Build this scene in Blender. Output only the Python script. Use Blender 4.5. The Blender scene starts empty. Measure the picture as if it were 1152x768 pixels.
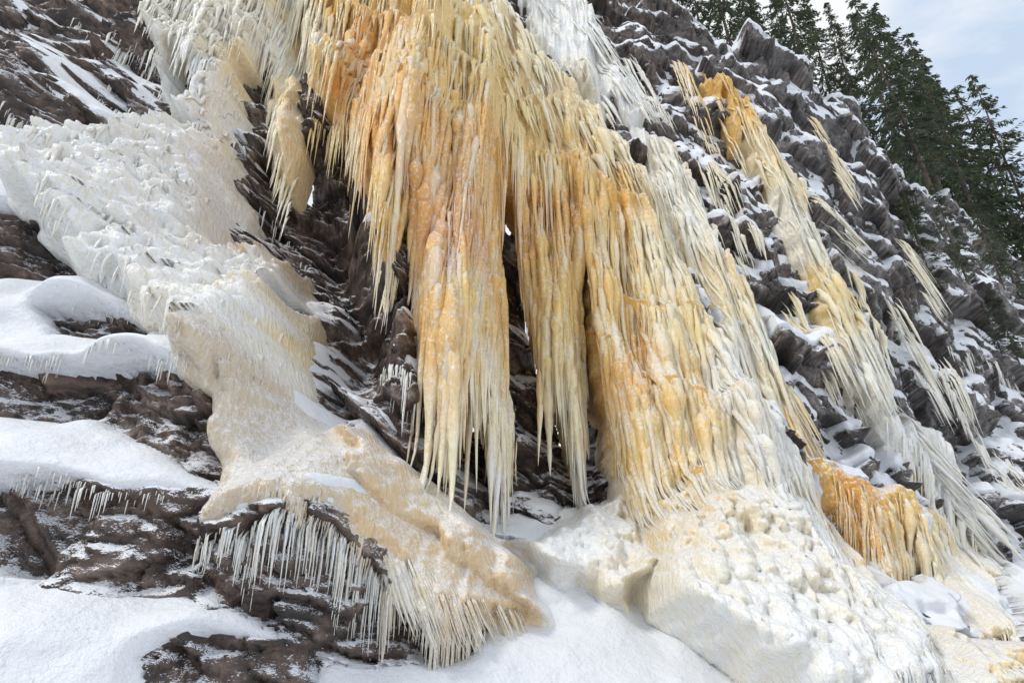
import bpy, math, numpy as np
from math import radians
rng=np.random.default_rng(7)
sc=bpy.context.scene
PITCH=radians(28); CAMZ=1.6; FOC=768.0
cp,sp=math.cos(PITCH),math.sin(PITCH)
def ray(px,py):
    px=np.asarray(px,float); py=np.asarray(py,float)
    r=(px-576)/FOC; u=(384-py)/FOC
    return r, cp-sp*u, sp+cp*u
# ---------------- noise ----------------
def h2(ix,iy,seed):
    n=(ix.astype(np.int64)*374761393+iy.astype(np.int64)*668265263+seed*1442695041)&0xffffffff
    n=((n^(n>>13))*1274126177)&0xffffffff
    n=((n^(n>>16))*2246822519)&0xffffffff
    n=n^(n>>15)
    return (n&0xffffff)/float(0x1000000)
def vn(x,y,seed=0):
    ix=np.floor(x);iy=np.floor(y);fx=x-ix;fy=y-iy
    fx=fx*fx*fx*(fx*(fx*6-15)+10);fy=fy*fy*fy*(fy*(fy*6-15)+10)
    a=h2(ix,iy,seed);b=h2(ix+1,iy,seed);c=h2(ix,iy+1,seed);d=h2(ix+1,iy+1,seed)
    return (a*(1-fx)+b*fx)*(1-fy)+(c*(1-fx)+d*fx)*fy-0.5
def fbm(x,y,seed=0,o=4,g=0.5):
    s=0;a=1
    for k in range(o):
        s=s+a*vn(x,y,seed+k*17);x=x*2.03+5.1;y=y*2.03+9.7;a*=g
    return s
def cells(x,y,seed):
    ix=np.floor(x);iy=np.floor(y)
    d1=np.full(x.shape,9.);d2=np.full(x.shape,9.)
    cx=np.zeros(x.shape);cy=np.zeros(x.shape);ci=np.zeros(x.shape);cj=np.zeros(x.shape)
    for a in(-1,0,1):
        for b in(-1,0,1):
            gx=ix+a;gy=iy+b
            qx=gx+h2(gx,gy,seed)*.9+.05;qy=gy+h2(gx,gy,seed+5)*.9+.05
            ex=x-qx;ey=y-qy;d=np.sqrt(ex*ex+ey*ey)
            m=d<d1
            d2=np.where(m,d1,np.minimum(d2,d))
            d1=np.where(m,d,d1);cx=np.where(m,ex,cx);cy=np.where(m,ey,cy)
            ci=np.where(m,gx,ci);cj=np.where(m,gy,cj)
    return d1,d2,cx,cy,ci,cj
def ss(a,b,x):
    t=np.clip((x-a)/(b-a),0,1);return t*t*(3-2*t)
# --------------- cliff shape (surveyed points: bearing + distance) ---------------
SV=[(50,50,13.5),(230,100,16),(350,100,17.6),(450,100,18.3),(700,100,19.5),(950,85,24.5),(1152,300,38),(755,-10,21.8),
(1152,500,27),(1152,740,21),(1100,700,19.8),(1000,500,20),(850,300,19),(700,600,14.3),(600,500,15),(400,350,15),
(300,250,14.5),(450,480,14.5),(520,560,14.2),(200,250,12.5),(50,180,11.2),(100,350,9.4),(330,400,12.2),(220,400,10.3),
(0,380,8.7),(230,520,8.9),(330,560,9.7),(450,620,10.7),(600,680,12.3),(120,450,8.0),(0,450,7.8),(210,500,8.4),(100,478,7.8),
(100,655,6.9),(0,620,6.5),(215,650,7.6),(100,700,6.0),(300,755,7.2),(500,750,9.7),(700,768,11),(900,768,13.2),(850,650,14.2),(1000,700,16.5),
(380,700,9.5),(300,700,8.7),(480,715,10.6),(380,745,8.7),(240,700,7.5),(240,765,6.6),(360,455,11.9),(300,460,10.6),
(-200,100,10),(-200,400,6.5),(1350,300,50),(1350,700,25),(500,-150,21),(420,505,12.9),(900,560,16.8)]
P=[]
for a,b,y in SV:
    r,dy,dz=ray(a,b);t=y/dy;P.append((r*t,CAMZ+t*dz,y))
P+=[(-4,0,3.6),(0,0,6.5),(5,0,9.0),(15,0,15),(-12,0,3),(30,0,24),(45,0,33)]
P=np.array(P)
def phi(d2): return 0.5*d2*np.log(d2+1e-9)
n=len(P)
D=((P[:,None,:2]-P[None,:,:2])**2).sum(-1)
A=np.zeros((n+3,n+3));A[:n,:n]=phi(D)+np.eye(n)*0.4
A[:n,n]=1;A[:n,n+1:]=P[:,:2];A[n,:n]=1;A[n+1:,:n]=P[:,:2].T
W=np.linalg.solve(A,np.concatenate([P[:,2],[0,0,0]]))
def F0(x,z):
    s=W[n]+W[n+1]*x+W[n+2]*z
    for k in range(n):
        s=s+W[k]*phi((x-P[k,0])**2+(z-P[k,1])**2)
    return s
def axis(a,b,f):
    o=[a]
    while o[-1]<b:o.append(o[-1]+f(o[-1]))
    return np.array(o)
XA=axis(-22,50,lambda v:0.034 if -10<v<8 else (0.08 if v<0 else min(.034+(v-8)*.003,.12)))
ZA=axis(-1,40,lambda v:0.028 if v<8 else min(.028+(v-8)*.0022,.08))
NX,NZ=len(XA),len(ZA)
X,Z=np.meshgrid(XA,ZA,indexing='ij')
XC=axis(-24,60,lambda v:.08 if -12<v<6 else .16);ZC=axis(-2,46,lambda v:.04 if v<9 else .12)
XCg,ZCg=np.meshgrid(XC,ZC,indexing='ij')
FB=F0(XCg,ZCg);FC=FB.copy()
def tab(T,xa,za,x,z):
    fi=np.interp(x,xa,np.arange(len(xa)));fj=np.interp(z,za,np.arange(len(za)))
    i=np.clip(fi.astype(int),0,len(xa)-2);j=np.clip(fj.astype(int),0,len(za)-2)
    a=fi-i;b=fj-j
    return (T[i,j]*(1-a)+T[i+1,j]*a)*(1-b)+(T[i,j+1]*(1-a)+T[i+1,j+1]*a)*b
def F0t(x,z):return tab(FC,XC,ZC,x,z)
def on_cliff(px,py):
    r,dy,dz=ray(px,py)
    ts=np.geomspace(3,95,700)
    res=np.full(np.shape(r),60.);done=np.zeros(np.shape(r),bool)
    prev=3.
    for t in ts:
        hit=(~done)&(dy*t>=F0t(r*t,CAMZ+dz*t))
        res=np.where(hit,(t+prev)/2,res);done|=hit;prev=t
    return r*res,CAMZ+dz*res
def poly(pts):
    p=np.array(pts,float);x,z=on_cliff(p[:,0],p[:,1]);return np.stack([x,z],1)
def sdf(pl,x,z):
    d=np.full(x.shape,1e9);ins=np.zeros(x.shape,bool)
    m=len(pl)
    for i in range(m):
        a=pl[i];b=pl[(i+1)%m];e=b-a
        wx=x-a[0];wz=z-a[1]
        t=np.clip((wx*e[0]+wz*e[1])/(e@e+1e-9),0,1)
        d=np.minimum(d,(wx-e[0]*t)**2+(wz-e[1]*t)**2)
        c=((a[1]>z)!=(b[1]>z))
        if abs(e[1])>1e-9:
            ins^=c&(x<a[0]+e[0]*(z-a[1])/e[1])
    d=np.sqrt(d);return np.where(ins,d,-d)
def gsdf(pl,mg=1.5,warp=.25):
    out=np.full(X.shape,-99.)
    i0,i1=np.searchsorted(XA,[pl[:,0].min()-mg,pl[:,0].max()+mg]);j0,j1=np.searchsorted(ZA,[pl[:,1].min()-mg,pl[:,1].max()+mg])
    if i1-i0<2 or j1-j0<2:return out
    xs=X[i0:i1,j0:j1];zs=Z[i0:i1,j0:j1]
    wx=fbm(xs*1.3,zs*1.3,91,3)*warp;wz=fbm(xs*1.3,zs*1.3,97,3)*warp
    out[i0:i1,j0:j1]=sdf(pl,xs+wx,zs+wz);return out
def gmax(pls,mg=1.5,warp=.25):
    o=np.full(X.shape,-99.)
    for p in pls:o=np.maximum(o,gsdf(poly(p),mg,warp))
    return o
def blur(a,r,ax):
    for _ in range(2):
        p=np.concatenate([np.repeat(np.take(a,[0],ax),r+1,ax),a,np.repeat(np.take(a,[-1],ax),r,ax)],ax)
        c=np.cumsum(p,ax);m=a.shape[ax]
        a=(np.take(c,np.arange(2*r+1,2*r+1+m),ax)-np.take(c,np.arange(0,m),ax))/(2*r+1)
    return a
# ---------------- layout regions ----------------
ICE={
'A':[(190,-60),(345,-60),(325,50),(292,120),(272,180),(275,300),(345,312),(352,380),(345,430),(300,460),(250,450),(225,420),(170,365),(110,320),(60,270),(20,225),(30,185),(60,185),(130,190),(200,165),(230,150),(215,95),(190,135),(180,60)],
'T1':[(300,-20),(352,-20),(348,90),(335,170),(322,205),(310,170),(302,90)],
'T2':[(330,-60),(520,-60),(560,60),(560,180),(480,170),(468,250),(436,345),(415,240),(390,175),(350,120),(335,60)],
'T3':[(455,120),(580,150),(566,260),(560,320),(572,420),(584,500),(568,590),(548,500),(530,460),(505,540),(482,450),(465,330)],
'T4':[(570,150),(660,200),(652,300),(652,380),(662,480),(655,585),(632,480),(602,400),(584,310)],
'B':[(500,-60),(540,-30),(590,60),(650,130),(712,205),(745,260),(775,340),(805,400),(850,480),(900,560),(960,650),(1030,780),(870,800),(740,700),(715,650),(694,560),(674,450),(655,300),(560,200),(520,100)],
'M':[(715,612),(760,588),(860,600),(930,700),(1010,790),(900,800),(800,745),(730,695),(700,650)],
'C':[(570,-40),(640,-40),(700,70),(745,150),(690,150),(640,100),(590,50)],
'C2':[(700,140),(760,165),(800,250),(840,340),(885,450),(905,520),(870,500),(805,390),(765,300),(730,220)],
'D':[(790,80),(835,115),(905,225),(930,310),(940,330),(990,400),(1005,475),(965,460),(930,380),(905,320),(860,230),(815,160)],
'E':[(975,460),(1045,480),(1075,550),(1125,630),(1140,725),(1105,720),(1065,620),(1010,530)],
'F':[(890,510),(950,535),(1040,575),(1100,635),(1135,720),(1090,722),(1050,690),(1030,650),(985,670),(950,620),(905,560)],
'I':[(985,705),(1050,715),(1180,725),(1180,800),(1020,800)],
'G':[(225,415),(330,445),(400,505),(450,525),(530,590),(600,650),(610,695),(545,700),(480,700),(430,655),(370,590),(320,575),(270,600),(218,622),(215,540)],
'H':[(375,487),(440,507),(510,560),(595,640),(606,690),(560,662),(460,578),(392,535)],
'J':[(545,600),(600,610),(650,560),(700,570),(735,650),(700,690),(620,660)],
}
THK={'A':.45,'T1':.5,'T2':1.1,'T3':1.2,'T4':1.1,'B':1.4,'M':1.3,'C':.3,'C2':.45,'D':.4,'E':.4,'F':.6,'I':.5,'G':.3,'H':.55,'J':.3}
EDG={'A':.6,'T1':.4,'T2':.7,'T3':.6,'T4':.6,'B':1.0,'M':1.7,'C':.4,'C2':.5,'D':.4,'E':.4,'F':.6,'I':.6,'G':.4,'H':.5,'J':.6}
RECESS=[[(280,170),(360,150),(440,330),(460,440),(500,540),(560,590),(530,610),(430,500),(372,470),(368,330),(280,300)],
[(450,120),(660,250),(700,560),(690,600),(600,590),(540,590),(480,520)]]
CARVE=[(280,170),(330,120),(640,110),(700,300),(700,560),(560,592),(530,610),(430,500),(372,470),(368,330),(280,300)]
ROCKEXP=[[(-80,402),(70,408),(150,400),(225,418),(234,470),(234,545),(215,535),(180,503),(90,466),(-80,455)],
 [(-80,540),(50,535),(120,550),(224,552),(226,600),(212,660),(130,668),(60,654),(-80,625)],
 [(45,350),(100,338),(160,360),(150,374),(60,374)],[(-80,255),(70,238),(140,285),(120,312),(40,318),(-80,312)],
 [(150,738),(180,722),(230,712),(290,722),(352,730),(356,775),(150,790)],
 [(216,628),(225,606),(270,600),(320,576),(368,590),(432,654),(480,700),(550,704),(525,738),(430,746),(330,734),(280,697),(225,668)],
 [(-60,20),(0,40),(60,110),(130,165),(100,185),(0,150),(-60,150)]]
HEAVY=[[(-60,640),(100,655),(225,655),(290,690),(370,735),(480,742),(560,690),(605,640),(700,650),(780,720),(960,840),(-60,860)],
 [(-80,300),(60,300),(120,312),(175,350),(240,395),(255,470),(240,540),(235,570),(-80,570)],
 [(-60,170),(60,190),(130,300),(180,360),(-60,360)],[(520,590),(600,560),(720,600),(760,700),(560,700)]]
# carve near-vertical rock steps into the slope: the profile may only recede slowly inside a face
for it in range(3):
    sl=np.full(FB.shape,1.45)
    fm=np.full(FB.shape,-9.)
    for p in ROCKEXP:fm=np.maximum(fm,sdf(poly(p),XCg,ZCg))
    rm=sdf(poly(CARVE),XCg,ZCg)
    sl=np.where(rm>0,.3,sl);sl=np.where(fm>-.03,.04,sl)
    dzc=np.diff(ZC);F=FB.copy()
    for j in range(1,len(ZC)):
        F[:,j]=np.minimum(FB[:,j],F[:,j-1]+np.where(FB[:,j-1]<3.5,9,sl[:,j])*dzc[j-1])
    FC=blur(F,3,0)
heavy=gmax(HEAVY,2.5);rockx=gmax(ROCKEXP,1.5,.10);rec=gmax(RECESS,1.5,.1)
rockw=ss(-.06,.06,rockx)
heavyw0=ss(-.3,.5,heavy);heavyw=heavyw0*(1-rockw)
F0g=F0t(X,Z)
RIM=np.array([(755,-12),(800,28),(870,58),(945,85),(985,120),(1010,180),(1060,215),(1110,250),(1152,300),(1250,370)])
rx,rz=on_cliff(RIM[:,0],RIM[:,1])
o=np.argsort(rx);rx,rz=rx[o],rz[o]
zt0=np.interp(XA,np.concatenate([[-22,rx[0]-3],rx]),np.concatenate([[36,rz[0]+3],rz]))
ZTOP=(zt0+fbm(XA*.5,XA*0,3,4)*1.6)[:,None]
# rock
dist=np.clip(F0g/16,.4,1.6)
farw=ss(2,8,X)
wx=X+fbm(X*.5,Z*.5,11,4)*(.8+.7*farw);wz=Z+fbm(X*.5,Z*.5,12,4)*(.8+.7*farw)
def terr(zz,Pd,k,st,seed):
    f=(zz+k*X+fbm(X*.35,Z*.35,seed,4)*Pd*1.3)/Pd;f=f-np.floor(f)
    return st*Pd*(ss(.72,1,f)-f)
zt=Z+terr(Z,3.3,.45,.9,21)+terr(Z,1.25,.35,.45,22)+farw*terr(Z,5.2,.7,.6,23)
dT=F0t(X,zt)-F0g
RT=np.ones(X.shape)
def blk(sx,sz,rot,seed,amp,tilt,crack,cw,var=.25):
    global RT
    c,s=math.cos(rot),math.sin(rot)
    u=(wx*c+wz*s)/sx;v=(-wx*s+wz*c)/sz
    d1,d2,cx,cy,ci,cj=cells(u,v,seed)
    o=amp*(h2(ci,cj,seed+9)-.5)+tilt*(cx*(h2(ci,cj,seed+10)-.5)+cy*(h2(ci,cj,seed+11)-.3))
    RT=RT*(1+var*2*(h2(ci,cj,seed+12)-.5))*(1-.55*(1-ss(0,cw,d2-d1)))  # cavity shade painted dark along crack lines; block tone varies at random
    return o+crack*(1-ss(0,cw,d2-d1))
rr_=1-.45*ss(-.3,.5,rec)
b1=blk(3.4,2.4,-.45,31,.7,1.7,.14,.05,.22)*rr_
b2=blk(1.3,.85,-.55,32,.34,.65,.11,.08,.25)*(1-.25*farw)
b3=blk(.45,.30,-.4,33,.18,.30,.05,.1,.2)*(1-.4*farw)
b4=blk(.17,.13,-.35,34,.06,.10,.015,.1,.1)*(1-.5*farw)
fine=b3+b4+fbm(X*.9,Z*.9,39,4)*(.3+.35*farw)+fbm(X*4,Z*4,40,3)*.06
R=F0g+np.clip(dT+.3,-.6*dist,1.0*dist)+b1*np.clip(dist,.3,1.2)+b2*np.clip(dist,.4,1)+fine
R+=.25+ss(-.3,.9,rec)*1.4
und=fbm(X*.7,Z*1.0,61,3)*.40+fbm(X*2.0,Z*3.2,63,4)*.26
SN=F0g-.02+und*np.where(F0g<10,.75,1)
near=F0g+.36+.2*b1+b2*.6+b3*1.3+b4*1.2
R=np.where(heavyw0>0,np.maximum(R,R*(1-heavyw0)+(SN+.12)*heavyw0),R)
R=R*(1-rockw)+near*rockw
over=np.maximum(0,Z-ZTOP)
R+=over*2.6
# snow
h=.17+.22*np.clip(fbm(X*.3,Z*.3,51,3)+.2,0,1)+.14*farw
Rb=blur(blur(R,2,0),2,1)
fj=np.interp(Z-h,ZA,np.arange(NZ));j=np.clip(fj.astype(int),0,NZ-2);b=fj-j
ii=np.arange(NX)[:,None]
S=Rb[ii,j]*(1-b)+Rb[ii,j+1]*b
S=S+.10-.045*farw+.14*fbm(X*1.0,Z*1.0,55,4)+.05*fbm(X*6,Z*6,58,2)+np.where(Z<ZTOP,0,-.2)
lower=np.concatenate([np.repeat(rockx[:,:1],8,1),rockx[:,:-8]],1)
bulge=.2*np.exp(-((rockx+.16)/.14)**2)*ss(.02,.14,lower-rockx)
S2=SN-bulge-.12*ss(0,.8,heavy)
S=S*(1-heavyw)+S2*heavyw
S=np.where(rockw>.5,R+.13+.16*fbm(X*3,Z*3,57,3),S)
S+=ss(-.5,.4,rec)*.28*(1-heavyw)
Ssm=blur(blur(S,2,0),2,1);S=np.where(heavyw>.3,Ssm,S)
# ice sheet
T=np.full(X.shape,-1.)
d_edge=np.full(X.shape,-99.)
SD={}
holes=fbm(X*1.5,Z*.32,151,4)
for k,p in ICE.items():
    d=gsdf(poly(p),1.5,.12 if k[0]=='T' else .3)
    SD[k]=d
    if k in('C','C2','D','E'):d=d-np.clip(.0-holes,0,1)*1.6
    if k=='C':d=d-.15-np.clip(holes,0,1)*1.
    if k=='A':d=d-np.clip(fbm(X*.9,Z*.6,155,3)-.34,0,1)*4
    if k in('T2','T3','T4'):d=d-.22
    if k=='G':d=d-.3*rockw
    d_edge=np.maximum(d_edge,d)
    q=np.clip((d+.12)/EDG[k],0,1)
    t=THK[k]*np.sqrt(q*(2-q))
    T=np.maximum(T,np.where(d>-.12,t,-1))
inice=T>-.5
wx2=X+fbm(X*.6,Z*.6,211,3)*.8;wz2=Z+fbm(X*.6,Z*.6,212,3)*.8
d0,_,*_=cells(wx2*.85,wz2*.8,70)
d1,d2,*_=cells(wx2*1.9+vn(X*2,Z*2,4)*.5,wz2*1.5,71);e1,e2,*_=cells(X*4.2+vn(X*3,Z*3,3),Z*3.4,72)
g1,g2,*_=cells(X*9+vn(X*7,Z*7,3),Z*7,73)
bumpy=lambda d:1-np.clip(d,0,1)**2
froth=bumpy(d0)*.50+bumpy(d1)*.62+bumpy(e1)*.38+bumpy(g1)*.14+fbm(X*9,Z*9,77,3)*.05+.25*fbm(X*2.2,Z*.7,78,3)
rid=fbm(X*1.1,Z*.14,80,2)*.7+fbm(X*3.1,Z*.22,81,3)*.42+(.5-np.abs(fbm(X*6,Z*.35+.3*vn(X,Z,3),82,3)))*.22+bumpy(g1)*.06
frothw=np.maximum.reduce([ss(-.3,.5,SD['A'])*.95,.9*ss(-.5,.6,SD['M']),.7*ss(-.3,.4,SD['J']),.2*ss(-.3,.4,SD['G']),.5*ss(-.2,.2,SD['H']),ss(-.3,.3,SD['I'])])
top=ss(0,1,fbm(X*.6,Z*.6,85,3)+.3)
frothw=np.clip(frothw+.25*top,0,1)
rel=froth*frothw*np.clip(dist*1.1,.6,1)+rid*(1-frothw*.8)*np.clip(dist,.5,1)
I=F0g-.02-T-rel*ss(-.1,.4,d_edge)+.25*(1-ss(0,.35,d_edge))
f=(Z+.5*X+fbm(X*.5,Z*.3,88,3)*3)/3.3;f=f-np.floor(f)
I-=(f**1.5-.4)*.55*ss(0,.8,np.maximum(SD['B'],SD['T2']))*(1-ss(-.3,.5,SD['M']))
f=(Z+.2*X+fbm(X*1.1,Z*.6,188,3)*2.4)/1.6;f=f-np.floor(f)
I-=(f**1.6-.4)*.32*ss(0,.8,SD['A'])
R=np.where(d_edge>-.1,np.maximum(R,I+.12-.5*(1-ss(-.1,.25,d_edge))),R)
S=np.where(d_edge>.0,np.maximum(S,I+.03+.25*fbm(X*.8,Z*.8,99,4)),S)
def col(srgb):
    c=np.array(srgb)/255.;return np.where(c<.04045,c/12.92,((c+.055)/1.055)**2.4)
W_=col((241,243,244));WC=col((242,240,231));CR=col((241,228,194));YC=col((239,215,152));YE=col((234,193,102));OY=col((229,173,76));OR=col((214,148,60));PE=col((228,206,174));BE=col((212,202,188))
CP=[(250,0,W_),(230,120,W_),(300,80,WC),(320,200,CR),(320,120,CR),(190,220,W_),(130,260,W_),(240,300,W_),(200,330,W_),(335,380,CR),(290,420,W_),(280,380,W_),(330,330,PE),(60,210,W_),(230,200,W_),(250,350,W_),(340,20,WC),(260,160,W_),(320,440,WC),(290,340,W_),(270,250,W_),(345,60,CR),(355,110,YC),(330,160,CR),
(380,40,YE),(420,90,OY),(460,10,YE),(520,50,YC),(400,140,OY),(440,200,OY),(440,260,YE),(435,330,CR),(500,130,YE),(560,130,YC),(520,190,OY),(490,260,OR),(500,340,OR),(490,420,OY),(505,520,CR),(555,400,YE),(562,480,CR),(570,560,W_),(540,300,OR),
(600,190,YC),(620,270,OY),(600,340,YE),(640,400,YC),(640,470,CR),(655,560,WC),(670,260,YE),(690,370,YE),(705,460,OY),(715,540,YE),(735,590,YC),(750,380,YC),(750,470,YE),(800,460,WC),(770,540,YE),(790,570,YC),(650,160,CR),(700,230,CR),(740,310,CR),(820,580,WC),(760,650,WC),(840,680,W_),(900,640,W_),(860,540,W_),(950,740,W_),(590,90,CR),(820,740,W_),(770,690,WC),(740,640,CR),(800,630,WC),
(740,210,WC),(800,330,CR),(870,450,CR),(590,10,W_),(650,60,W_),(700,120,W_),(820,130,YE),(860,200,CR),(900,270,WC),(930,340,YC),(980,430,WC),(1060,540,W_),(1010,490,W_),(900,530,YE),(950,570,OY),(985,600,YE),(1030,610,YC),(1100,680,WC),(1050,660,CR),(1050,750,CR),(1120,760,CR),(1000,740,WC),(850,420,WC),(780,260,WC),
(270,500,BE),(250,570,BE),(350,540,BE),(400,560,BE),(430,590,PE),(480,640,PE),(550,670,PE),(430,525,PE),(540,610,PE),(500,700,WC),(350,490,BE),(640,600,W_),(620,640,W_)]
cpx,cpz=on_cliff(np.array([c[0] for c in CP]),np.array([c[1] for c in CP]))
cpr=np.sqrt(cpx**2+F0t(cpx,cpz)**2)/17
CC=np.array([c[2] for c in CP])
def colorat(x,z):
    x=x+fbm(x*1.6,z*.4,301,4)*.9;z=z+fbm(x*1.6,z*.4,302,3)*1.7
    w=np.zeros(x.shape);c=np.zeros(x.shape+(3,))
    for k in range(len(CP)):
        q=1/(((x-cpx[k])**2+(z-cpz[k])**2*.7)/cpr[k]**2+.2)**2.0
        w+=q;c+=q[...,None]*CC[k]
    return c/w[...,None]
def sheetcol(x,z):
    c=colorat(x,z);sat=np.clip((c[:,0]-c[:,2])/.5,0,1)[:,None]
    return c*(1-sat*np.array([.05,.14,.30]))  # coloured sheet painted darker than strands for shaded depth, richer as thick old ice
# ---------------- materials ----------------
def newmat(name):
    m=bpy.data.materials.new(name);m.use_nodes=True;nt=m.node_tree
    for nd in list(nt.nodes):nt.nodes.remove(nd)
    out=nt.nodes.new('ShaderNodeOutputMaterial');b=nt.nodes.new('ShaderNodeBsdfPrincipled')
    nt.links.new(b.outputs[0],out.inputs[0]);return m,nt,b
def N(nt,t,**k):
    nd=nt.nodes.new(t)
    for a,v in k.items():setattr(nd,a,v)
    return nd
def noise(nt,vec,scale,det=4,rough=.6,dist=0):
    nd=N(nt,'ShaderNodeTexNoise');nd.inputs['Scale'].default_value=scale;nd.inputs['Detail'].default_value=det;nd.inputs['Roughness'].default_value=rough;nd.inputs['Distortion'].default_value=dist
    nt.links.new(vec,nd.inputs['Vector']);return nd.outputs['Fac']
def ramp(nt,fac,stops):
    r=N(nt,'ShaderNodeValToRGB');e=r.color_ramp.elements
    while len(e)<len(stops):e.new(.5)
    for k,(p,c) in enumerate(stops):
        e[k].position=p;e[k].color=(*c,1) if len(c)==3 else c
    nt.links.new(fac,r.inputs[0]);return r.outputs[0]
def mix(nt,f,a,b,mode='MIX'):
    m=N(nt,'ShaderNodeMix',data_type='RGBA',blend_type=mode)
    for s,v in((0,f),(6,a),(7,b)):
        if hasattr(v,'links'):nt.links.new(v,m.inputs[s])
        else:m.inputs[s].default_value=v if s==0 else (*v,1)
    return m.outputs[2]
def math_(nt,op,a,b,clamp=False):
    m=N(nt,'ShaderNodeMath',operation=op,use_clamp=clamp)
    for s,v in((0,a),(1,b)):
        if hasattr(v,'links'):nt.links.new(v,m.inputs[s])
        else:m.inputs[s].default_value=v
    return m.outputs[0]
def mapping(nt,vec,scale,rot=(0,0,0)):
    m=N(nt,'ShaderNodeMapping');m.inputs['Scale'].default_value=scale;m.inputs['Rotation'].default_value=rot
    nt.links.new(vec,m.inputs[0]);return m.outputs[0]
def bump(nt,hh,st,dist,prev=None):
    b=N(nt,'ShaderNodeBump');b.inputs['Strength'].default_value=st;b.inputs['Distance'].default_value=dist
    nt.links.new(hh,b.inputs['Height'])
    if prev is not None:nt.links.new(prev,b.inputs['Normal'])
    return b.outputs[0]
def upz(nt,nrm=None):
    g=N(nt,'ShaderNodeNewGeometry');s=N(nt,'ShaderNodeSeparateXYZ')
    nt.links.new(nrm if nrm is not None else g.outputs['Normal'],s.inputs[0]);return s.outputs[2]
mr,nt,b=newmat('wet_rock')
pos=N(nt,'ShaderNodeNewGeometry').outputs['Position']
n2=noise(nt,mapping(nt,pos,(1,1,1.3),(0,.5,0)),1.3,6,.70,.2);n3=noise(nt,pos,9,3,.7);n4=noise(nt,pos,.8,3,.7)
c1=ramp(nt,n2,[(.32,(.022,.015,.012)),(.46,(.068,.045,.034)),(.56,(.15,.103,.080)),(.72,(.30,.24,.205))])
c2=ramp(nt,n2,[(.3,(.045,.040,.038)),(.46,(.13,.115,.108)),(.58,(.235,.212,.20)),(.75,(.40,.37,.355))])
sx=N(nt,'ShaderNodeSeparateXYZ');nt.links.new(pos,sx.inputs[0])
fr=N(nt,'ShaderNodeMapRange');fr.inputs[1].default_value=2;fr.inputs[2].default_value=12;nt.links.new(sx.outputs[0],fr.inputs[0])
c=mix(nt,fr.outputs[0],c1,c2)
c=mix(nt,math_(nt,'MULTIPLY',ramp(nt,n4,[(.54,(0,0,0)),(.70,(1,1,1))]),.4),c,(.18,.10,.055))
c=mix(nt,ramp(nt,n3,[(.35,(.4,.4,.4)),(.55,(0,0,0))]),c,(.03,.025,.023))
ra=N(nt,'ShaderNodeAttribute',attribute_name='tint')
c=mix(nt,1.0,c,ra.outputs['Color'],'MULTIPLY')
nb=bump(nt,math_(nt,'ADD',math_(nt,'MULTIPLY',n3,.4),n2),.75,.10)
up=upz(nt,nb)
dust=math_(nt,'ADD',up,math_(nt,'MULTIPLY',math_(nt,'SUBTRACT',n3,.5),1.3))
dm=ramp(nt,dust,[(.46,(0,0,0)),(.62,(1,1,1))])
c=mix(nt,dm,c,(.8,.82,.86))
nt.links.new(c,b.inputs['Base Color']);nt.links.new(nb,b.inputs['Normal'])
b.inputs['Roughness'].default_value=.42
ms,nt,b=newmat('snow')
pos=N(nt,'ShaderNodeNewGeometry').outputs['Position']
b.inputs['Roughness'].default_value=.7
b.inputs['Base Color'].default_value=(.83,.85,.885,1)
nb=bump(nt,noise(nt,pos,3.2,6,.7),.7,.16);nt.links.new(nb,b.inputs['Normal'])
mi,nt,b=newmat('tinted_ice')
pos=N(nt,'ShaderNodeNewGeometry').outputs['Position']
at=N(nt,'ShaderNodeAttribute',attribute_name='tint')
nn=noise(nt,mapping(nt,pos,(9,9,2.0)),1.0,4,.65);n5=noise(nt,mapping(nt,pos,(1,1,.7)),13,3,.7)
c=mix(nt,math_(nt,'MULTIPLY',ramp(nt,nn,[(.38,(1,1,1)),(.58,(0,0,0))]),.55),at.outputs['Color'],mix(nt,1.0,at.outputs['Color'],(.95,.86,.66),'MULTIPLY'))
c=mix(nt,ramp(nt,n5,[(.52,(0,0,0)),(.70,(.5,.5,.5))]),c,(.93,.92,.88))
nb=bump(nt,math_(nt,'ADD',nn,math_(nt,'MULTIPLY',n5,.6)),.85,.08)
up=math_(nt,'ADD',upz(nt,nb),math_(nt,'MULTIPLY',math_(nt,'SUBTRACT',n5,.5),.9))
c=mix(nt,ramp(nt,up,[(.38,(0,0,0)),(.70,(.88,.88,.88))]),c,(.91,.92,.93))
nt.links.new(c,b.inputs['Base Color']);nt.links.new(nb,b.inputs['Normal'])
b.inputs['Roughness'].default_value=.12;b.inputs['IOR'].default_value=1.42
b.inputs['Subsurface Weight'].default_value=.12;b.inputs['Subsurface Radius'].default_value=(1,.65,.35);b.inputs['Subsurface Scale'].default_value=.10
# ---------------- meshes ----------------
def mesh(name,V,Fq,mat,color=None,smooth=True,parent=None):
    me=bpy.data.meshes.new(name)
    k=Fq.shape[1]
    me.vertices.add(len(V));me.vertices.foreach_set('co',V.astype(np.float32).ravel())
    me.loops.add(Fq.size);me.loops.foreach_set('vertex_index',Fq.astype(np.int32).ravel())
    me.polygons.add(len(Fq));me.polygons.foreach_set('loop_start',np.arange(0,Fq.size,k,dtype=np.int32))
    me.polygons.foreach_set('loop_total',np.full(len(Fq),k,dtype=np.int32))
    me.polygons.foreach_set('use_smooth',np.full(len(Fq),smooth))
    me.update(calc_edges=True)
    if color is not None:
        a=me.color_attributes.new('tint','FLOAT_COLOR','POINT')
        a.data.foreach_set('color',np.concatenate([color,np.ones((len(color),1))],1).astype(np.float32).ravel())
    me.materials.append(mat)
    ob=bpy.data.objects.new(name,me);sc.collection.objects.link(ob)
    if parent:ob.parent=parent
    return ob
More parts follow.
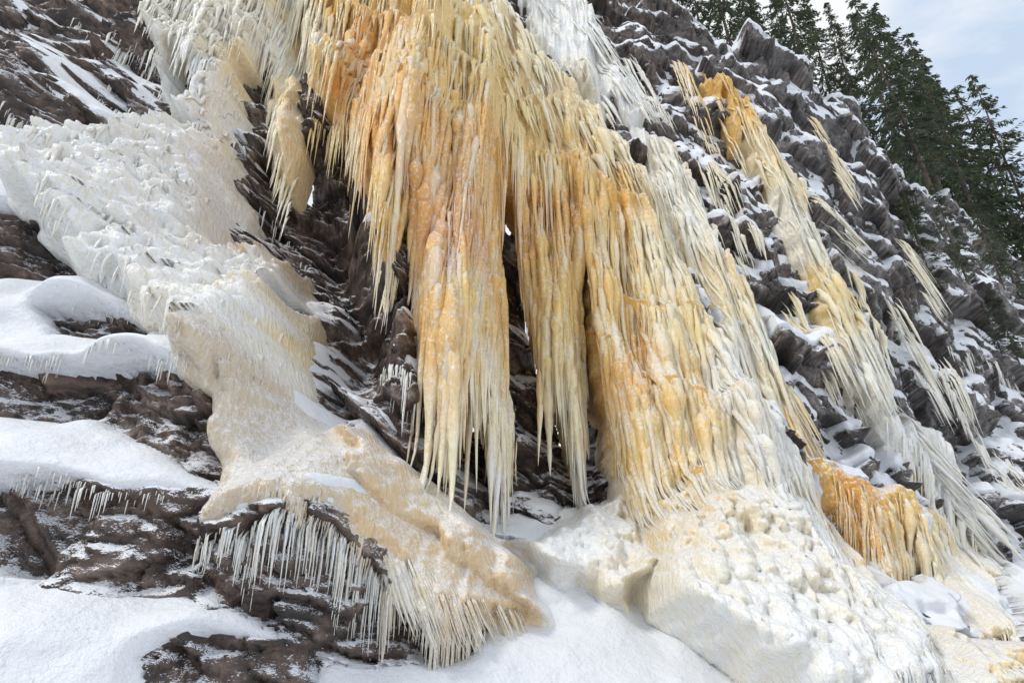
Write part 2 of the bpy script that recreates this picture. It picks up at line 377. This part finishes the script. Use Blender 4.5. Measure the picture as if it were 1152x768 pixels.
def gridmesh(name,Y,keep,mat,colf=None,smooth=True,parent=None,colgrid=None):
    q=keep[:-1,:-1]|keep[1:,:-1]|keep[:-1,1:]|keep[1:,1:]
    i,j=np.nonzero(q);v=lambda a,b_:a*NZ+b_
    Fq=np.stack([v(i,j),v(i+1,j),v(i+1,j+1),v(i,j+1)],1)
    u,inv=np.unique(Fq,return_inverse=True);Fq=inv.reshape(Fq.shape)
    V=np.stack([X.ravel()[u],Y.ravel()[u],Z.ravel()[u]],1)
    c=None
    if colf is not None:c=colf(V[:,0],V[:,2])
    if colgrid is not None:c=np.repeat(colgrid.ravel()[u][:,None],3,1)
    return mesh(name,V,Fq,mat,c,smooth,parent)
keepR=(Z<ZTOP+4)
R=blur(blur(R,1,0),1,1)*.2+R*.8
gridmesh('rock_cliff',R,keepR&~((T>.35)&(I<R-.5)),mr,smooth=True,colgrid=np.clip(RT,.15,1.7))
gridmesh('snow',S,keepR&(S<R+.12)&~((T>.2)&(I<S-.3)),ms)
fw=bpy.data.objects.new('frozen_waterfall',None);sc.collection.objects.link(fw)
gridmesh('ice_sheet',I,inice&(I<np.minimum(R,S)+.3),mi,sheetcol,parent=fw)
SURF=np.minimum(R,S)
ISURF=np.where(inice,I,F0g+.1)
# ---------------- icicles ----------------
VV=[];FF=[];CLR=[];off=0
def strands(x0,z0,L,r,drift,surf,K=16,SD_=5,tint=None,pale=.35,out=.6,lean=.45):
    global off
    n_=len(x0);t=np.linspace(0,1,K)[None,:]
    z=z0[:,None]-L[:,None]*t
    x=x0[:,None]+drift[:,None]*L[:,None]*t+(.05*np.sin(t*5+x0[:,None]*7)*L[:,None]*.12)
    ys=tab(surf,XA,ZA,x,z)
    y=np.minimum.accumulate(ys,axis=1)
    y=np.maximum(y,y[:,:1]-L[:,None]*lean*t)
    yp=np.concatenate([y[:,:1],y,y[:,-1:]],1);y=yp[:,:-2]*.25+yp[:,1:-1]*.5+yp[:,2:]*.25
    prof=np.minimum(1,.1+t*3)*(1-t)**.9
    ph=rng.random((n_,1))*50
    bum=1+.6*vn(t*L[:,None]*2.5+ph,ph+0*t,5)+.5*vn(t*L[:,None]*7+ph,ph+0*t,6)
    rr=r[:,None]*prof*bum+.002
    y=y-rr*out-.01+.12*np.clip(1-t*5,0,1)
    a=(np.arange(SD_)/SD_*2*np.pi)[None,None,:]+ph[:,:,None]
    lob=1+.22*np.sin(a*2+ph[:,:,None])
    VX=x[:,:,None]+rr[:,:,None]*lob*np.cos(a);VY=y[:,:,None]+rr[:,:,None]*lob*np.sin(a);VZ=z[:,:,None]+0*a
    V=np.stack([VX,VY,VZ],-1).reshape(-1,3)
    base=(np.arange(n_)*K*SD_)[:,None,None]
    kk=np.arange(K-1)[None,:,None];s=np.arange(SD_)[None,None,:];s2=(s+1)%SD_
    A_=base+kk*SD_+s;B_=base+kk*SD_+s2;C_=base+(kk+1)*SD_+s2;D_=base+(kk+1)*SD_+s
    Fq=np.stack([A_,D_,C_,B_],-1).reshape(-1,4)+off
    off+=len(V)
    if tint is None:c=colorat(x,z)
    else:c=np.broadcast_to(np.array(tint),x.shape+(3,)).copy()
    j_=(rng.random((n_,1,1))-.5)
    c=c*(1+.26*j_)
    wf=np.clip(pale*(t**1.5)*(.6+.8*rng.random((n_,1))),0,1)[...,None]
    c=c*(1-wf)+np.array([.89,.85,.75])*wf
    pw=(rng.random((n_,1,1))<.22)*.4
    c=c*(1-pw)+np.array([.90,.87,.78])*pw
    c=np.clip(c,0,.92)
    CLR.append(np.repeat(c[:,:,None,:],SD_,2).reshape(-1,3));VV.append(V);FF.append(Fq)
def region(pts,nn_,L,r,flow=None,surf=None,over=.3,pale=.35,tint=None,out=.6,band=None,lean=.8,ex_=1.5):
    p=np.array(pts,float);lo,hi=p.min(0),p.max(0)
    q=lo+(hi-lo)*rng.random((nn_*6,2));m=sdf(p,q[:,0],q[:,1])>1;q=q[m][:nn_]
    x,z=on_cliff(q[:,0],q[:,1]);W2=poly(pts)
    dr=0.
    if flow:
        f2=poly(flow);dr=(f2[1,0]-f2[0,0])/max(.2,f2[0,1]-f2[1,1])
    n_=len(x)
    LL=(L[0]+(L[1]-L[0])*rng.random(n_)**1.3)*(.5+1.1*np.clip(.5+vn(x*1.7,z*.5,401)*1.3,0,1));rr=(r[0]+(r[1]-r[0])*rng.random(n_)**ex_)*(.55+1.0*np.clip(.5+vn(x*2.6,z*.5,402)*1.4,0,1))
    d=dr+.03*rng.standard_normal(n_)
    ex=np.full(n_,99.)
    for s in np.linspace(.1,L[1]*1.5,30)[::-1]:
        o_=sdf(W2,x+d*s,z-s)<0;ex=np.where(o_,s,ex)
    LL=np.minimum(LL,ex+over*rng.random(n_)**2*L[1])
    rr=rr*np.clip(LL/(L[1]*.45),.35,1.15)
    strands(x,z,LL,rr,d,ISURF if surf is None else surf,pale=pale,tint=tint,out=out,lean=lean)
region([(190,-60),(335,-60),(320,60),(290,110),(240,130),(220,90),(200,110),(182,40)],440,(.8,2.6),(.02,.14),over=.4,pale=.2)
region([(220,60),(290,110),(275,200),(240,190)],120,(.4,1.5),(.03,.1),over=.2,pale=.2)
region([(60,195),(235,165),(272,300),(345,330),(350,460),(240,420),(110,315)],420,(.2,.8),(.02,.08),over=.1,pale=.3,lean=.4)
region([(300,-20),(350,-20),(350,90),(338,190),(322,262),(308,200),(300,100)],190,(1.2,5),(.03,.14),over=.12,lean=.25)
region([(340,-60),(520,-60),(560,60),(600,160),(480,160),(400,140),(345,90)],500,(.6,2.6),(.03,.17))
region(ICE['T2'],380,(1.5,6),(.03,.15),over=.15)
region([(340,50),(400,60),(470,110),(480,150),(430,130),(380,100)],150,(2.0,6.5),(.05,.18),over=.6)
region(ICE['T3'],520,(1.2,6),(.03,.16),over=.1)
region(ICE['T4'],370,(1.2,6),(.03,.16),over=.1)
region([(540,250),(575,250),(566,330),(574,420),(584,480),(560,460),(540,420),(500,440),(480,400),(470,300)],80,(3,7),(.09,.19),over=.5,lean=.2)
region([(590,260),(650,260),(655,400),(640,440),(605,380)],50,(3,7),(.09,.19),over=.5,lean=.2)
region([(680,440),(790,400),(800,500),(700,560)],90,(2.5,6),(.08,.18),over=.1)
region([(640,210),(740,300),(790,430),(810,560),(770,610),(720,640),(694,560),(674,450)],660,(1.2,6),(.03,.17),over=.05)
region([(500,-60),(590,60),(650,130),(712,205),(745,260),(700,260),(620,200),(560,150)],380,(.6,2.6),(.02,.15),flow=[(620,120),(680,260)])
region([(712,205),(745,260),(775,340),(805,400),(850,480),(900,560),(820,560),(780,430),(740,300)],380,(.8,3.0),(.02,.14),flow=[(760,330),(850,560)],pale=.6)
region([(820,540),(900,560),(960,650),(1030,780),(940,790),(880,700)],420,(.4,1.8),(.02,.09),flow=[(860,560),(960,740)],pale=.6)
region(ICE['C'],70,(.5,2.0),(.02,.1),flow=[(600,10),(680,120)],surf=np.minimum(SURF,ISURF))
region(ICE['C2'],300,(.8,4),(.02,.14),flow=[(750,190),(850,430)],pale=.6)
region(ICE['D'],260,(.6,3.0),(.02,.15),flow=[(850,180),(960,410)],pale=.4)
region(ICE['E'],230,(.8,3.4),(.02,.13),flow=[(1030,490),(1110,680)],pale=.7)
region(ICE['F'],320,(.8,3.3),(.02,.13),flow=[(960,560),(1010,680)],over=.25,pale=.5,lean=.4)
region(ICE['I'],100,(.4,1.2),(.03,.08))
region([(420,610),(470,625),(540,670),(600,692),(540,700),(480,697),(430,655)],300,(.4,1.6),(.012,.045),flow=[(430,600),(450,660)],over=.25,pale=.5,lean=.3)
region([(300,545),(370,560),(430,610),(430,652),(370,588),(320,573)],140,(.2,.8),(.01,.03),over=.2,pale=.5,lean=.3)
for a_,b_,w,n_ in [((760,60),(800,170),10,50),((905,225),(960,300),12,60),((1000,330),(1060,470),9,60),((870,430),(920,520),12,90),((1060,400),(1085,470),10,50),((790,180),(840,300),10,90),((1000,450),(1090,620),9,90),((650,30),(720,130),16,90),((945,300),(1000,450),8,60),
    ((905,120),(960,220),6,40),((1010,260),(1055,350),7,45),((880,330),(935,440),8,60),((1090,470),(1140,580),9,60),((700,60),(745,140),12,60),((1030,500),(1100,620),7,50)]:
    region([(a_[0]-w,a_[1]),(a_[0]+w,a_[1]-4),(b_[0]+w,b_[1]-4),(b_[0]-w,b_[1])],n_,(.8,3),(.02,.09),flow=[a_,b_],surf=np.minimum(SURF,ISURF),pale=.6,out=.6)
FSURF=np.minimum(SURF,np.where(inice,I,99))
def fringe(pts,nn_,L,r,jit=4,tint=(.84,.84,.82)):
    p=np.array(pts,float);s=rng.random(nn_)*(len(p)-1);i=s.astype(int);f_=(s-i)[:,None]
    q=p[i]*(1-f_)+p[i+1]*f_;q+=rng.standard_normal((nn_,2))*[1,jit*.6]
    x,z=on_cliff(q[:,0],q[:,1]);n_=len(x)
    env=.3+1.0*np.clip(vn(x*2.5,z*0,9)+.5,0,1)
    LL=(L[0]+(L[1]-L[0])*rng.random(n_)**2)*env;rr=r*(.5+rng.random(n_))*np.clip(LL/L[1]*2,.4,1)
    strands(x,z,LL,rr,np.zeros(n_),FSURF,K=10,SD_=5,tint=tint,pale=.1,out=1.,lean=.05)
fringe([(222,606),(270,596),(320,572),(370,588),(400,618),(430,650)],380,(.15,.8),.016)
fringe([(430,650),(470,666),(510,690),(545,698)],300,(.3,1.2),.02,tint=(.87,.79,.66))
fringe([(0,398),(60,404),(150,396),(228,414)],140,(.08,.34),.009)
fringe([(0,534),(60,531),(120,546),(224,548)],120,(.06,.3),.008)
fringe([(45,346),(100,334),(160,356)],50,(.05,.2),.008)
fringe([(80,20),(130,45),(190,75)],170,(.4,2.2),.035)
fringe([(60,80),(130,120),(190,150)],120,(.3,1.2),.025)
fringe([(140,100),(190,110)],60,(.5,2.0),.035)
fringe([(0,110),(60,150),(110,190)],90,(.2,.9),.02)
fringe([(355,130),(400,165),(420,200)],120,(.5,2.8),.04,tint=YC)
fringe([(1040,478),(1080,490),(1130,520)],120,(.4,2.0),.04)
fringe([(1060,385),(1110,400),(1150,430)],90,(.4,1.6),.04)
fringe([(930,380),(990,400)],70,(.4,1.8),.04)
fringe([(290,215),(330,260),(350,310)],60,(.5,1.8),.025)
fringe([(350,360),(420,380),(470,430)],60,(.3,1.0),.025)
mesh('icicles',np.concatenate(VV),np.concatenate(FF),mi,np.concatenate(CLR),True,fw)
# ---------------- ground ----------------
gx=np.concatenate([np.linspace(-900,-30,30),np.linspace(-28,60,120),np.linspace(65,900,30)])
gy=np.concatenate([np.linspace(-900,-12,30),np.linspace(-11,50,90),np.linspace(55,900,30)])
GX,GY=np.meshgrid(gx,gy,indexing='ij')
GZ=fbm(GX*.15,GY*.15,5,4)*.8-.25
i,j=np.meshgrid(np.arange(len(gx)-1),np.arange(len(gy)-1),indexing='ij');i=i.ravel();j=j.ravel();m_=len(gy)
mesh('snow_ground',np.stack([GX.ravel(),GY.ravel(),GZ.ravel()],1),np.stack([i*m_+j,(i+1)*m_+j,(i+1)*m_+j+1,i*m_+j+1],1),ms)
# ---------------- trees ----------------
mn,nt,b=newmat('spruce_needles')
pos=N(nt,'ShaderNodeNewGeometry').outputs['Position']
nt.links.new(ramp(nt,noise(nt,pos,1.3,3),[(.35,(.035,.055,.028)),(.5,(.07,.095,.045)),(.7,(.125,.145,.07))]),b.inputs['Base Color']);b.inputs['Roughness'].default_value=.7
mb,nt,b=newmat('bark')
pos=N(nt,'ShaderNodeNewGeometry').outputs['Position']
nt.links.new(ramp(nt,noise(nt,mapping(nt,pos,(6,6,1)),3,3),[(.3,(.05,.037,.03)),(.7,(.15,.11,.085))]),b.inputs['Base Color']);b.inputs['Roughness'].default_value=.9
def tree_mesh(seed,H=12,dens=1.0,wid=.19,bare=.15):
    g=np.random.default_rng(seed);V=[];Fc=[];M=[]
    K=14
    for k in range(K):
        t=k/(K-1);r=.095*(1-t)**.9*H/12+.008
        for s in range(7):V.append((r*math.cos(s*.8976)+.08*math.sin(t*4+seed),r*math.sin(s*.8976),t*H))
    for k in range(K-1):
        for s in range(7):
            Fc.append((k*7+s,k*7+(s+1)%7,(k+1)*7+(s+1)%7,(k+1)*7+s));M.append(0)
    hgt=bare*H
    while hgt<H*.985:
        t=hgt/H
        for _ in range(int(2+g.integers(0,4))):
            L=H*wid*((1-t)**.75)*(.45+.75*g.random())*min(1,(t-bare)*3+.5)+.12
            a=g.random()*6.283;z0=hgt+g.random()*.2;el=.35*t-.3+.12*g.standard_normal()
            dx,dy=math.cos(a),math.sin(a);st=max(4,int(L/.12));pp=[]
            for s in range(st+1):
                q=s/st*L;pp.append(np.array([dx*q,dy*q,z0+q*el-.10*q*q+.16*max(0,q-.6*L)]))
            for s in range(st):
                p=pp[s];pn=pp[s+1];w=.014*(1-s/st)+.004;b0=len(V)
                V+= [tuple(p+[0,0,w]),tuple(p-[0,0,w]),tuple(pn-[0,0,w]),tuple(pn+[0,0,w])];Fc.append((b0,b0+1,b0+2,b0+3));M.append(0)
                if s/st<.15 and L>.8:continue
                for sd in(-1,1,0):
                    if g.random()>dens*.9:continue
                    tl=(.15+.27*(1-s/st)*min(1,L))*(.5+.8*g.random());ang=a+sd*(.8+.3*g.standard_normal())
                    d=np.array([math.cos(ang),math.sin(ang),-.35-.35*g.random() if sd else -.7-.5*g.random()])*tl
                    sidev=np.array([-math.sin(ang),math.cos(ang),.5*g.standard_normal()])*(.023+.02*g.random())
                    b0=len(V);V+=[tuple(p-sidev*.6),tuple(p+d*.5-sidev*1.4),tuple(p+d),tuple(p+d*.5+sidev*1.4)];Fc.append((b0,b0+1,b0+2,b0+3));M.append(1)
        hgt+=.19+.15*g.random()
    me=bpy.data.meshes.new('spruce');me.from_pydata(V,[],Fc);me.materials.append(mb);me.materials.append(mn)
    me.polygons.foreach_set('material_index',M);me.update();return me
TM=[tree_mesh(1,bare=.08),tree_mesh(2,wid=.17,dens=.9,bare=.08),tree_mesh(3,wid=.21,bare=.12,dens=.85),tree_mesh(4,wid=.18,dens=.9,bare=.15)]
TR=[(762,18,11,0,1),(785,30,10,2,2.5),(812,45,9,1,2),(845,60,12,2,1.5),(880,70,10,0,2.5),(925,88,12,2,1),(960,98,9,1,2),(905,80,8,3,3),(975,112,8,0,1),(990,130,8,2,2),(945,90,11,0,4),
(1052,205,18.5,0,.6),(1022,160,10,1,3),(1070,220,18,2,2.5),(1092,235,22,3,2),(1115,252,20,1,1),(1135,270,22,2,2),(1158,288,24,0,2),(1180,300,23,1,2),(1100,240,13,2,5),(1140,275,15,3,5),(1200,320,23,2,1),(1095,240,15,0,8),(1050,200,12,3,6),(1170,300,19,0,5),(1122,260,15,0,3)]
for k,(a_,b_,H,v,back) in enumerate(TR):
    x,z=on_cliff(np.array([a_]),np.array([b_]));x=x[0]
    zz=np.interp(x,XA,ZTOP[:,0]);y=F0t(np.array([x]),np.array([zz]))[0]+back
    o_=bpy.data.objects.new('spruce_tree',TM[v]);sc.collection.objects.link(o_)
    o_.location=(x,y,zz+back*.3-.3);s=H/12;o_.scale=(s*.9,s*.9,s);o_.rotation_euler=(radians(rng.uniform(-2,2)),radians(rng.uniform(-2,2)),rng.random()*6.28)
for a_,b_,H,v in [(1062,335,8.5,1),(1080,325,6,2),(1042,260,6,3),(1140,410,4.5,0),(1128,400,3.5,2),(1150,350,7,1),(1120,330,6,3),(945,250,2.0,3)]:
    x,z=on_cliff(np.array([a_]),np.array([b_]));y=tab(SURF,XA,ZA,x,z)[0]
    o_=bpy.data.objects.new('spruce_tree',TM[v]);sc.collection.objects.link(o_)
    o_.location=(x[0],y-.1,z[0]-.2);s=H/12;o_.scale=(s,s,s);o_.rotation_euler=(0,0,rng.random()*6.28)
# ---------------- sky, sun, camera ----------------
w=bpy.data.worlds.new('World');sc.world=w;w.use_nodes=True;nt=w.node_tree
bg=nt.nodes['Background']
sky=N(nt,'ShaderNodeTexSky',sky_type='NISHITA');sky.sun_disc=False
EL,AZ=radians(50),radians(-128)
sky.sun_elevation=EL;sky.sun_rotation=AZ
tc=N(nt,'ShaderNodeTexCoord').outputs['Generated']
cl=noise(nt,mapping(nt,tc,(1,1,2.2)),2.3,6,.55,.3)
cm=ramp(nt,cl,[(.38,(0,0,0)),(.55,(1,1,1))])
haze=mix(nt,.8,sky.outputs[0],(4.7,5.6,6.8))
nt.links.new(mix(nt,cm,haze,(6.5,6.6,6.8)),bg.inputs[0]);bg.inputs[1].default_value=.15
sl=bpy.data.lights.new('sun','SUN');sl.energy=1.5;sl.angle=radians(12);sl.color=(1,.97,.92)
so=bpy.data.objects.new('sun',sl);sc.collection.objects.link(so)
d=np.array([math.sin(AZ)*math.cos(EL),math.cos(AZ)*math.cos(EL),math.sin(EL)])
from mathutils import Vector
so.rotation_euler=Vector(d).to_track_quat('Z','Y').to_euler()
cam=bpy.data.cameras.new('camera');co=bpy.data.objects.new('camera',cam);sc.collection.objects.link(co)
co.location=(0,0,CAMZ);co.rotation_euler=(radians(90)+PITCH,0,0);cam.lens=24;cam.sensor_width=36;cam.clip_end=3000
sc.camera=co
sc.view_settings.view_transform='Standard';sc.view_settings.look='None';sc.view_settings.exposure=0
